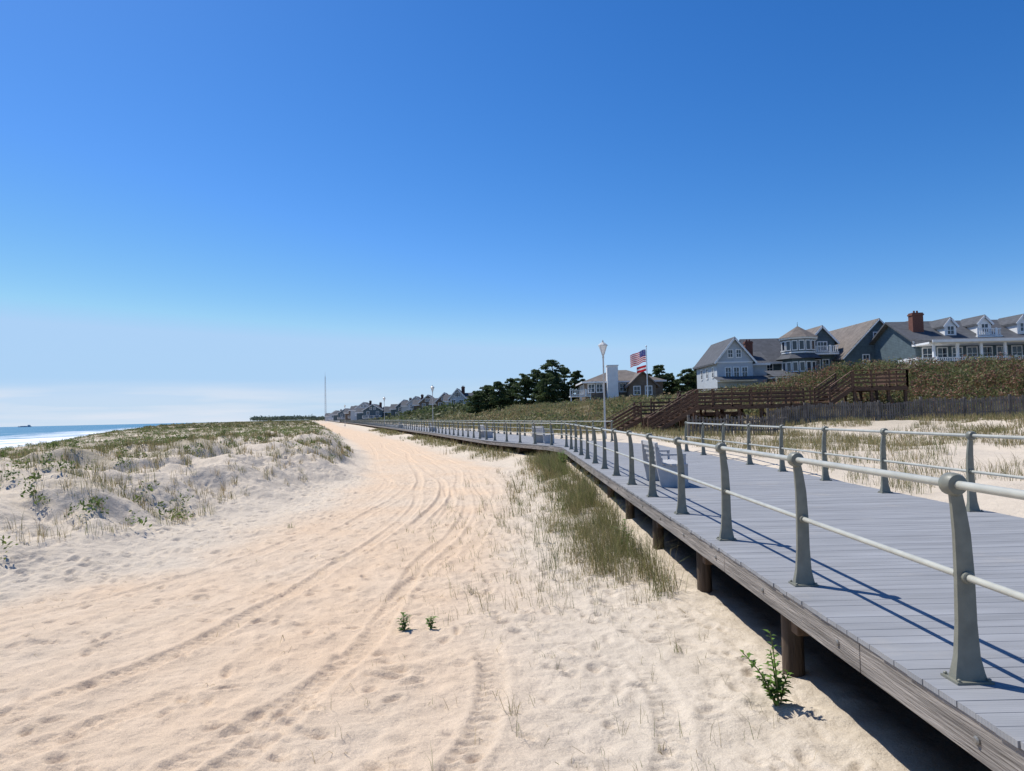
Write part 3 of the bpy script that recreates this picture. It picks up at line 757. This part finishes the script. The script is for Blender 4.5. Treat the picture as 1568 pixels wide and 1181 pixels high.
h = House('blue_grey_shingle_house', (47, 102, 3))
h.gable(36.8, 47, 104.5, 115, 2.5, 9.6, 13.4, 'x')
h.gable(47.2, 57.2, 98, 112.5, 2.5, 9.6, 14.7, trim=False, rm=1)
h.gable(54.6, 61.6, 99.8, 112, 2.5, 10.4, 14.6, trim=False, rm=1)
h.t.beam((52.2, 97.5, 14.78), (57.6, 97.5, 9.25), .05, .14); h.t.beam((52.2, 97.5, 14.78), (46.8, 97.5, 9.25), .05, .14)
h.win(52.3, 12.2, 1.5, 1.5, 98, mull=3)
for xx in (50.3, 52.3, 54.3): h.win(xx, 9.2, .8, 1.2, 98)
for xx in (49.5, 52.4, 55.2): h.win(xx, 6.3, .9, 1.4, 98)
h.win(58.2, 12.3, 1.3, 1.4, 99.8, mull=2)
for xx in (58.6, 60.3): h.win(xx, 9.3, .9, 1.3, 99.8)
h.t.box(57.3, 61.6, 99.7, 99.797, 10.3, 10.5)
h.t.box(57.6, 63.0, 97.2, 99.6, 7.6, 7.8); h.r.add([(57.3, 96.8, 7.82), (63.4, 96.8, 7.82), (63.4, 99.7, 8.6), (57.3, 99.7, 8.6)], [(0, 1, 2, 3)])
for xx in (57.9, 59.5, 61.2, 62.8): h.t.box(xx - .1, xx + .1, 97.3, 97.5, 4, 7.6)
cx, cy = 41.7, 100.3
def ring(mb, r0, r1, z0, z1, n=8, m=0): mb.lathe((cx, cy, 0), (0, 0, 1), [(r0, z0), (r1, z1)], n, m)
ring(h.w, 2.35, 2.35, 2.5, 12.6); ring(h.r, 2.95, .05, 12.62, 14.4, m=1)
h.r.tube((cx, cy, 14.3), (cx, cy, 15.0), .05, .02)
ring(h.t, 2.75, 2.85, 12.35, 12.6); ring(h.t, 2.46, 2.46, 10.35, 10.55)
ring(h.r, 3.3, 2.5, 9.55, 10.2)
for i in range(16):
    a = 2 * math.pi * (i + .5) / 16; r_ = 2.33
    d = Vector((math.cos(a), math.sin(a), 0)); tt = Vector((-math.sin(a), math.cos(a), 0))
    for zc in (11.45, 8.4):
        h.t.obox(Vector((cx, cy, zc)) + d * r_, tt * .40, d * .05, (0, 0, .75)); h.g.obox(Vector((cx, cy, zc)) + d * (r_ + .045), tt * .28, d * .02, (0, 0, .6))
h.w.box(43.6, 47.4, 100.5, 105, 2.5, 10.3); h.t.box(43.4, 47.0, 99.0, 100.45, 10.1, 10.35)
h.balustrade(43.4, 47.0, 99.0, 10.35, 1.0); h.w.box(44.2, 47.2, 102, 106, 10.35, 12.2)
h.gable(43.8, 47.6, 101.5, 110, 10.4, 12.2, 14.3, rm=1)
h.win(45.7, 11.5, 1.3, 1.2, 101.5, mull=2)
for xx in (44.4, 45.7): h.win(xx, 8.7, .8, 1.4, 100.5)
h.t.box(36.8, 46.9, 96.6, 99.8, 6.75, 6.95); h.r.add([(36.4, 96.2, 6.98), (47.1, 96.2, 6.98), (47.1, 99.9, 8.0), (36.4, 99.9, 8.0)], [(0, 1, 2, 3)])
for xx in np.arange(37, 47, 1.6): h.t.box(xx - .1, xx + .1, 96.7, 96.9, 3.5, 6.75)
for xx in (37.9, 39.0): h.win(xx, 8.6, .8, 1.4, 104.5)
h.done(M_blue, [M_roofd, M_roofb])

h = House('long_porch_house', (60, 88, 3))
h.gable(51.5, 76, 88, 99, 2.5, 10.7, 13.6, 'x', oh=.7, rm=0)
h.w.box(51.8, 76, 85.4, 88, 2.5, 7.0)
h.t.box(49.2, 76, 83.8, 88, 7.0, 7.2); h.balustrade(49.3, 76, 83.9, 7.2, 1.05, .26); h.balustrade(84, 88, 49.3, 7.2, 1.05, .26, 'y')
h.r.add([(51.0, 83.6, 10.35), (76, 83.6, 10.35), (76, 88, 10.95), (51.0, 88, 10.95), (51, 83.6, 10.2), (76, 83.6, 10.2), (76, 88, 10.2), (51, 88, 10.2)], [(0, 1, 2, 3), (0, 4, 5, 1), (0, 3, 7, 4)])
h.t.box(51.0, 76, 83.5, 83.597, 10.05, 10.38)
h.t.box(51.0, 76, 84.2, 87.9, 9.95, 10.19)
for xx in np.arange(51.6, 76, 2.9): h.t.box(xx - .13, xx + .13, 84.2, 84.46, 7.2, 9.95)
h.t.box(51.5, 76, 87.9, 87.997, 7.2, 7.9)
for xx in np.arange(53.0, 75, 1.9): h.win(xx, 8.95, 1.15, 1.5, 88)
for xx in np.arange(53.5, 75, 3.4): h.win(xx, 5.4, 1.1, 1.6, 85.4)
h.chimney(53.2, 90.5, 9, 14.6, 1.4, 1.0)
for xx, zz, w_ in ((56.6, 11.7, 1.5), (61.0, 11.9, 1.7), (66.0, 11.9, 1.6)):
    h.gable(xx - w_ / 2, xx + w_ / 2, 88.8, 93, 11.2, zz + .9, zz + 1.8, oh=.2, wm=1); h.win(xx, zz + .35, .8, 1.0, 88.8)
h.balustrade(59.6, 62.6, 88.1, 11.2, .9)
h.t.box(59.5, 62.7, 88.0, 88.7, 11.0, 11.2)
h.done([M_blue, M_white], M_roofd)

h = House('brown_hip_roof_house', (17, 110, 3))
h.hip(11.6, 24, 110, 120, 2.5, 7.4, 9.5, wm=0)
h.gable(18.2, 22.4, 107.5, 113, 2.5, 6.6, 8.6, wm=0, trim=False)
h.c.box(15.0, 16.7, 108.6, 109.99, 2.5, 9.8); h.c.box(14.9, 16.8, 108.5, 109.98, 9.8, 9.95)
for xx in (12.6, 13.9, 17.6): h.win(xx, 6.4, .9, 1.2, 110)
for xx in (19.4, 21.2): h.win(xx, 5.8, .9, 1.2, 107.5)
for xx in (112, 114.5, 117): h.win(xx, 6.3, 1.2, 1.3, 11.6, 'x')
h.t.box(9.0, 12.2, 107, 109.8, 5.0, 5.2); h.balustrade(9.0, 12.2, 107, 5.2, .9)
for xx in (9.1, 10.6, 12.1): h.t.box(xx - .08, xx + .08, 107, 107.2, 2.5, 5.0)
h.done(M_tan, M_roofb, M_white)

dl = [(700, 598, 190, 4.2, 5.2, 0), (680, 604, 210, 5, 4.0, 1), (716, 606, 205, 5, 3.5, 2), (655, 607, 240, 6, 4, 1), (636, 609, 255, 6, 5, 0), (618, 614, 265, 6, 4, 2), (570, 620, 290, 8, 4, 2),
      (556, 617, 310, 7, 6, 0), (543, 622, 330, 6, 5, 1), (528, 626, 390, 8, 5, 2), (513, 629, 450, 8, 5, 0), (590, 624, 300, 6, 5, 1)]
wm_ = [M_palegrey, M_tan, M_blue]
for (pxx, ty_, D, hw, dp, kk) in dl:
    X = (pxx - 784) / 1060 * D; Zt = 2.4 + (642 - .01 * (pxx - 500) - ty_) / 1060 * D
    h = House('beach_house', (X, D, 2))
    h.gable(X - hw / 2, X + hw / 2, D, D + 9, 1.5, Zt - 2.4, Zt, trim=True)
    h.gable(X - hw * .9, X - hw / 2, D + 2, D + 8, 1.5, Zt - 3.2, Zt - 1.6, 'x'); h.gable(X + hw / 2, X + hw * .9, D + 2, D + 8, 1.5, Zt - 3.2, Zt - 1.2, 'x')
    for a in (-.25, .25):
        h.win(X + a * hw, Zt - 3.6, 1.0, 1.3, D); h.win(X + a * hw * .4, Zt - 1.6, .7, .9, D)
    h.balustrade(X - hw / 2, X + hw / 2, D - 1.5, Zt - 5.6, 1.0, .5); h.t.box(X - hw / 2, X + hw / 2, D - 1.5, D - .01, Zt - 5.8, Zt - 5.62)
    if kk != 1: h.chimney(X + hw * .3, D + 5, Zt - 3, Zt + .8, .9, .9)
    h.done(wm_[kk], M_roofd)

n = 2600
y = rng.uniform(900, 2400, n); x = -0.34 * y + rng.uniform(-.05, .16, n) * y + rng.uniform(-30, 30, n)
x = np.maximum(x, Bx(y) - 60 - .04 * y)
leafmass('distant_tree_line', x, y, ht(x, y) + 2.5, rng.uniform(3, 6, n), 16, 1.6, np.array([.06, .09, .07]), np.array([.11, .14, .10]), .8)
n = 2200
y = rng.uniform(170, 420, n); x = Bx(y) + 16 + rng.uniform(0, 1, n) * (60 + .4 * y)
leafmass('distant_tree_line', x, y, ht(x, y) + .8, rng.uniform(1.4, 2.6, n), 40, .45, np.array([.045, .075, .03]), np.array([.12, .145, .06]), .8)

def flagpole():
    x, y = 13.7, 70; z = float(ht(x, y)); e = empty('flagpole', (x, y, z)); mb = MB()
    mb.tube((x, y, z - .3), (x, y, 9.0), .06, .035, 10); mb.lathe((x, y, 9.0), (0, 0, 1), [(.02, 0), (.08, .05), (.09, .1), (.05, .17), (.01, .19)], 10)
    mb.build('pole', M_white, e, smooth=True)
    mb = MB(); nx, nz = 30, 26; w, hh = 1.75, 1.25
    red = mat('flag_red', (.55, .03, .04), .8, .1, 3, transl=.5); wh = mat('flag_white', (.85, .85, .85), .8, .05, 3, transl=.5); bl = mat('flag_blue', (.03, .05, .25), .8, .1, 3, transl=.5)
    vs = []
    for j in range(nz + 1):
        for i in range(nx + 1):
            u = i / nx; v_ = j / nz
            vs.append((x - .06 - u * w * .9, y + .16 * math.sin(u * 8 + v_ * 1.2) * u + .05, 8.75 - v_ * hh - .6 * u ** 1.3 + .05 * math.sin(u * 9)))
    for j in range(nz):
        for i in range(nx):
            a = j * (nx + 1) + i
            mt = (0 if (j // 2) % 2 == 0 else 1)
            if i < nx * .40 and j < 13: mt = 1 if (i % 3 == 1 and j % 3 == 1) else 2
            mb.f.append((a, a + 1, a + nx + 2, a + nx + 1)); mb.m.append(mt)
    mb.v = vs
    mb.build('national_flag', [red, wh, bl], e, smooth=True)
    mb = MB(); vs = []
    for j in range(9):
        for i in range(11):
            u = i / 10; v_ = j / 8; vs.append((x - .06 - u * .95, y + .1 * math.sin(u * 7) * u + .05, 7.2 - v_ * .6 - .25 * u))
    for j in range(8):
        for i in range(10):
            a = j * 11 + i; mb.f.append((a, a + 1, a + 12, a + 11)); mb.m.append(1 if 2 < j < 5 else 0)
    mb.v = vs; mb.build('pennant', [red, wh], e, smooth=True)
flagpole()

x, y = -216, 800; e = empty('radio_mast', (x, y, 2)); mb = MB()
for a in range(3):
    t = a * 2.094; mb.tube((x + 1.2 * math.cos(t), y + 1.2 * math.sin(t), 0), (x + .5 * math.cos(t), y + .5 * math.sin(t), 52), .13, .1, 5)
for z in np.arange(2, 52, 2.2):
    for a in range(3):
        t = a * 2.094; t2 = t + 2.094; r0 = 1.2 - .7 * z / 52; r1 = 1.2 - .7 * (z + 2.2) / 52
        mb.tube((x + r0 * math.cos(t), y + r0 * math.sin(t), z), (x + r1 * math.cos(t2), y + r1 * math.sin(t2), z + 2.2), .06, n=4)
mb.tube((x, y, 52), (x, y, 58), .12, .05)
mb.build('lattice', mat('mast_paint', (.45, .42, .42), .6, .1, 1), e)

x, y = -3520, 5000; e = empty('cargo_ship', (x, y, SEA)); mb = MB()
mb.add([(x - 48, y - 7, SEA + 6), (x + 44, y - 7, SEA + 5), (x + 44, y + 7, SEA + 5), (x - 48, y + 7, SEA + 6), (x - 42, y - 6, SEA - 2), (x + 40, y - 6, SEA - 2), (x + 40, y + 6, SEA - 2), (x - 42, y + 6, SEA - 2)],
       [(0, 1, 2, 3), (0, 4, 5, 1), (1, 5, 6, 2), (2, 6, 7, 3), (3, 7, 4, 0)])
mb.box(x + 22, x + 36, y - 6, y + 6, SEA + 5, SEA + 14); mb.box(x - 30, x + 12, y - 5, y + 5, SEA + 5.5, SEA + 8); mb.tube((x + 28, y, SEA + 14), (x + 28, y, SEA + 18), 1.2)
mb.build('hull_and_superstructure', mat('hazed_ship_paint', (.30, .38, .46), .6, .1, .1), e)  # distance haze is mixed into the ship's colour

def weed(name, x, y, stems, leafL, per=16):
    z = float(ht(x, y)); e = empty(name, (x, y, z)); mb = MB(); V = []; F = []; C = []
    for (dx, dy, hh, wob) in stems:
        P0 = Vector((x + dx * .1, y + dy * .1, z - .03)); P1 = Vector((x + dx, y + dy, z + hh)); mid = P0.lerp(P1, .5) + Vector((-dx * .25, 0, .04))
        prev = P0
        for k in range(1, 7):
            t = k / 6; q = P0 * (1 - t) ** 2 + mid * 2 * t * (1 - t) + P1 * t * t; mb.tube(prev, q, .006 * (1.2 - t * .6), n=6); prev = q
        for k in range(per):
            t = .15 + .85 * k / per; q = P0 * (1 - t) ** 2 + mid * 2 * t * (1 - t) + P1 * t * t
            a = k * 2.4 + rng.uniform(-.4, .4); l = leafL * rng.uniform(.7, 1.15) * (1.1 - .45 * t)
            d = Vector((math.cos(a), math.sin(a), rng.uniform(.1, .8))).normalized(); sd = d.cross(Vector((0, 0, 1))).normalized() * l * .24; up = Vector((0, 0, 1))
            o = len(V); V += [q, q + d * l * .45 - sd + up * l * .05, q + d * l * .5 - up * l * .03, q + d * l * .45 + sd + up * l * .05, q + d * l - up * l * .22]
            F += [(o, o + 1, o + 2), (o, o + 2, o + 3), (o + 1, o + 4, o + 2), (o + 2, o + 4, o + 3)]
            c = np.array([.13, .23, .045]) * rng.uniform(.6, 1.4); C += [c] * 5
    mb.build('stems', mat('stem', (.14, .16, .06), .7, .1, 5), e)
    arr_mesh('leaf_blades', np.array([tuple(v) for v in V]), np.array(F), M_leaf, np.array(C), e)
weed('seaside_goldenrod_sprig', -1.27, 7.85, [(0, 0, .22, 0), (.04, .03, .17, 0), (-.04, 0, .15, 0)], .09, 18)
weed('seaside_goldenrod_sprig', -.98, 7.95, [(0, 0, .14, 0), (.04, .03, .12, 0), (-.04, .02, .10, 0)], .085, 14)
weed('seaside_goldenrod_sprig', 2.10, 5.70, [(-.28, 0, .42, 0), (-.07, -.05, .60, 0), (.10, .03, .24, 0), (-.14, .03, .20, 0), (-.02, .1, .40, 0)], .105, 28)
weed('seaside_goldenrod_sprig', 1.9, 26.5, [(-.2, 0, .7, 0), (.0, -.05, .8, 0), (.15, .03, .6, 0), (-.1, .2, .7, 0)], .2, 26)
weed('seaside_goldenrod_sprig', 1.9, 12.2, [(-.2, 0, .4, 0), (.0, -.05, .5, 0), (.15, .03, .3, 0)], .13, 20)

# ------------------------------------------------------------------ light, world, camera
sv = Vector((-0.52, 0.45, 1.07)).normalized(); el = math.asin(sv.z); az = math.atan2(sv.x, sv.y)
sun = bpy.data.lights.new('sun', 'SUN'); sun.energy = 5.0; sun.angle = math.radians(.5); sun.color = (1, .96, .89)
so = bpy.data.objects.new('sun', sun); so.rotation_euler = (-sv).to_track_quat('-Z', 'Y').to_euler(); so.location = (0, 0, 60); scene.collection.objects.link(so)
w = bpy.data.worlds.new('World'); scene.world = w; w.use_nodes = True; nt = w.node_tree; N = nt.nodes; L = nt.links
SK = .12
bg = N['Background']; bg.inputs['Strength'].default_value = SK
sky = N.new('ShaderNodeTexSky'); sky.sky_type = 'NISHITA'; sky.sun_disc = False; sky.sun_elevation = el; sky.sun_rotation = az % (2 * math.pi)
sky.air_density = 1.0; sky.dust_density = .3; sky.ozone_density = 2.5
hs = N.new('ShaderNodeHueSaturation'); hs.inputs['Saturation'].default_value = 1.18; L.new(sky.outputs[0], hs.inputs['Color'])
sc = N.new('ShaderNodeSeparateColor'); L.new(hs.outputs[0], sc.inputs[0]); cc = N.new('ShaderNodeCombineColor')
def chan(i, gain, gam, mxv):
    a = N.new('ShaderNodeMath'); a.operation = 'MULTIPLY'; a.inputs[1].default_value = .115; L.new(sc.outputs[i], a.inputs[0])
    b = N.new('ShaderNodeMath'); b.operation = 'POWER'; b.inputs[1].default_value = gam; L.new(a.outputs[0], b.inputs[0])
    c = N.new('ShaderNodeMath'); c.operation = 'MULTIPLY'; c.inputs[1].default_value = gain; L.new(b.outputs[0], c.inputs[0])
    d = N.new('ShaderNodeMath'); d.operation = 'MINIMUM'; d.inputs[1].default_value = mxv; L.new(c.outputs[0], d.inputs[0])
    e = N.new('ShaderNodeMath'); e.operation = 'DIVIDE'; e.inputs[1].default_value = SK; L.new(d.outputs[0], e.inputs[0])
    L.new(e.outputs[0], cc.inputs[i])
chan(0, 1.45, 1.65, .42); chan(1, 1.06, 1.25, .64); chan(2, 1.22, 1.12, .93)
tc = N.new('ShaderNodeTexCoord'); sp = N.new('ShaderNodeSeparateXYZ'); L.new(tc.outputs['Generated'], sp.inputs[0])
rh = N.new('ShaderNodeMapRange'); rh.interpolation_type = 'SMOOTHSTEP'; rh.inputs[1].default_value = .17; rh.inputs[2].default_value = -.03; L.new(sp.outputs[2], rh.inputs[0])
mh = N.new('ShaderNodeMix'); mh.data_type = 'RGBA'; L.new(rh.outputs[0], mh.inputs[0]); L.new(cc.outputs[0], mh.inputs[6]); mh.inputs[7].default_value = (.44 / SK, .66 / SK, .90 / SK, 1)
mp = N.new('ShaderNodeMapping'); mp.inputs['Scale'].default_value = (3, 3, 38); L.new(tc.outputs['Generated'], mp.inputs[0])
nz = N.new('ShaderNodeTexNoise'); nz.inputs['Scale'].default_value = 1.4; nz.inputs['Detail'].default_value = 5; L.new(mp.outputs[0], nz.inputs['Vector'])
r1 = N.new('ShaderNodeMapRange'); r1.interpolation_type = 'SMOOTHSTEP'; r1.inputs[1].default_value = .060; r1.inputs[2].default_value = .03; L.new(sp.outputs[2], r1.inputs[0])
r2 = N.new('ShaderNodeMapRange'); r2.inputs[1].default_value = .15; r2.inputs[2].default_value = -.40; L.new(sp.outputs[0], r2.inputs[0])
r3 = N.new('ShaderNodeMapRange'); r3.inputs[1].default_value = .38; r3.inputs[2].default_value = .60; r3.inputs[3].default_value = .45; L.new(nz.outputs[0], r3.inputs[0])
m1 = N.new('ShaderNodeMath'); m1.operation = 'MULTIPLY'; L.new(r1.outputs[0], m1.inputs[0]); L.new(r2.outputs[0], m1.inputs[1])
m2 = N.new('ShaderNodeMath'); m2.operation = 'MULTIPLY'; L.new(m1.outputs[0], m2.inputs[0]); L.new(r3.outputs[0], m2.inputs[1])
m3 = N.new('ShaderNodeMath'); m3.operation = 'MULTIPLY'; m3.inputs[1].default_value = .9; L.new(m2.outputs[0], m3.inputs[0])
mx = N.new('ShaderNodeMix'); mx.data_type = 'RGBA'; L.new(m3.outputs[0], mx.inputs[0]); L.new(mh.outputs[2], mx.inputs[6]); mx.inputs[7].default_value = (.74 / SK, .80 / SK, .90 / SK, 1)
L.new(mx.outputs[2], bg.inputs['Color'])

cam = bpy.data.cameras.new('camera'); cam.sensor_width = 36; cam.lens = 36 * 1060 / 1568; cam.clip_end = 30000; cam.clip_start = .05
co = bpy.data.objects.new('camera', cam); scene.collection.objects.link(co)
R = Matrix.Rotation(math.radians(90 + 2.46), 4, 'X') @ Matrix.Rotation(math.radians(-1.3), 4, 'Z')
co.matrix_world = Matrix.Translation((0, 0, EYE)) @ R
scene.camera = co
scene.view_settings.view_transform = 'Standard'; scene.view_settings.look = 'None'; scene.view_settings.exposure = 0
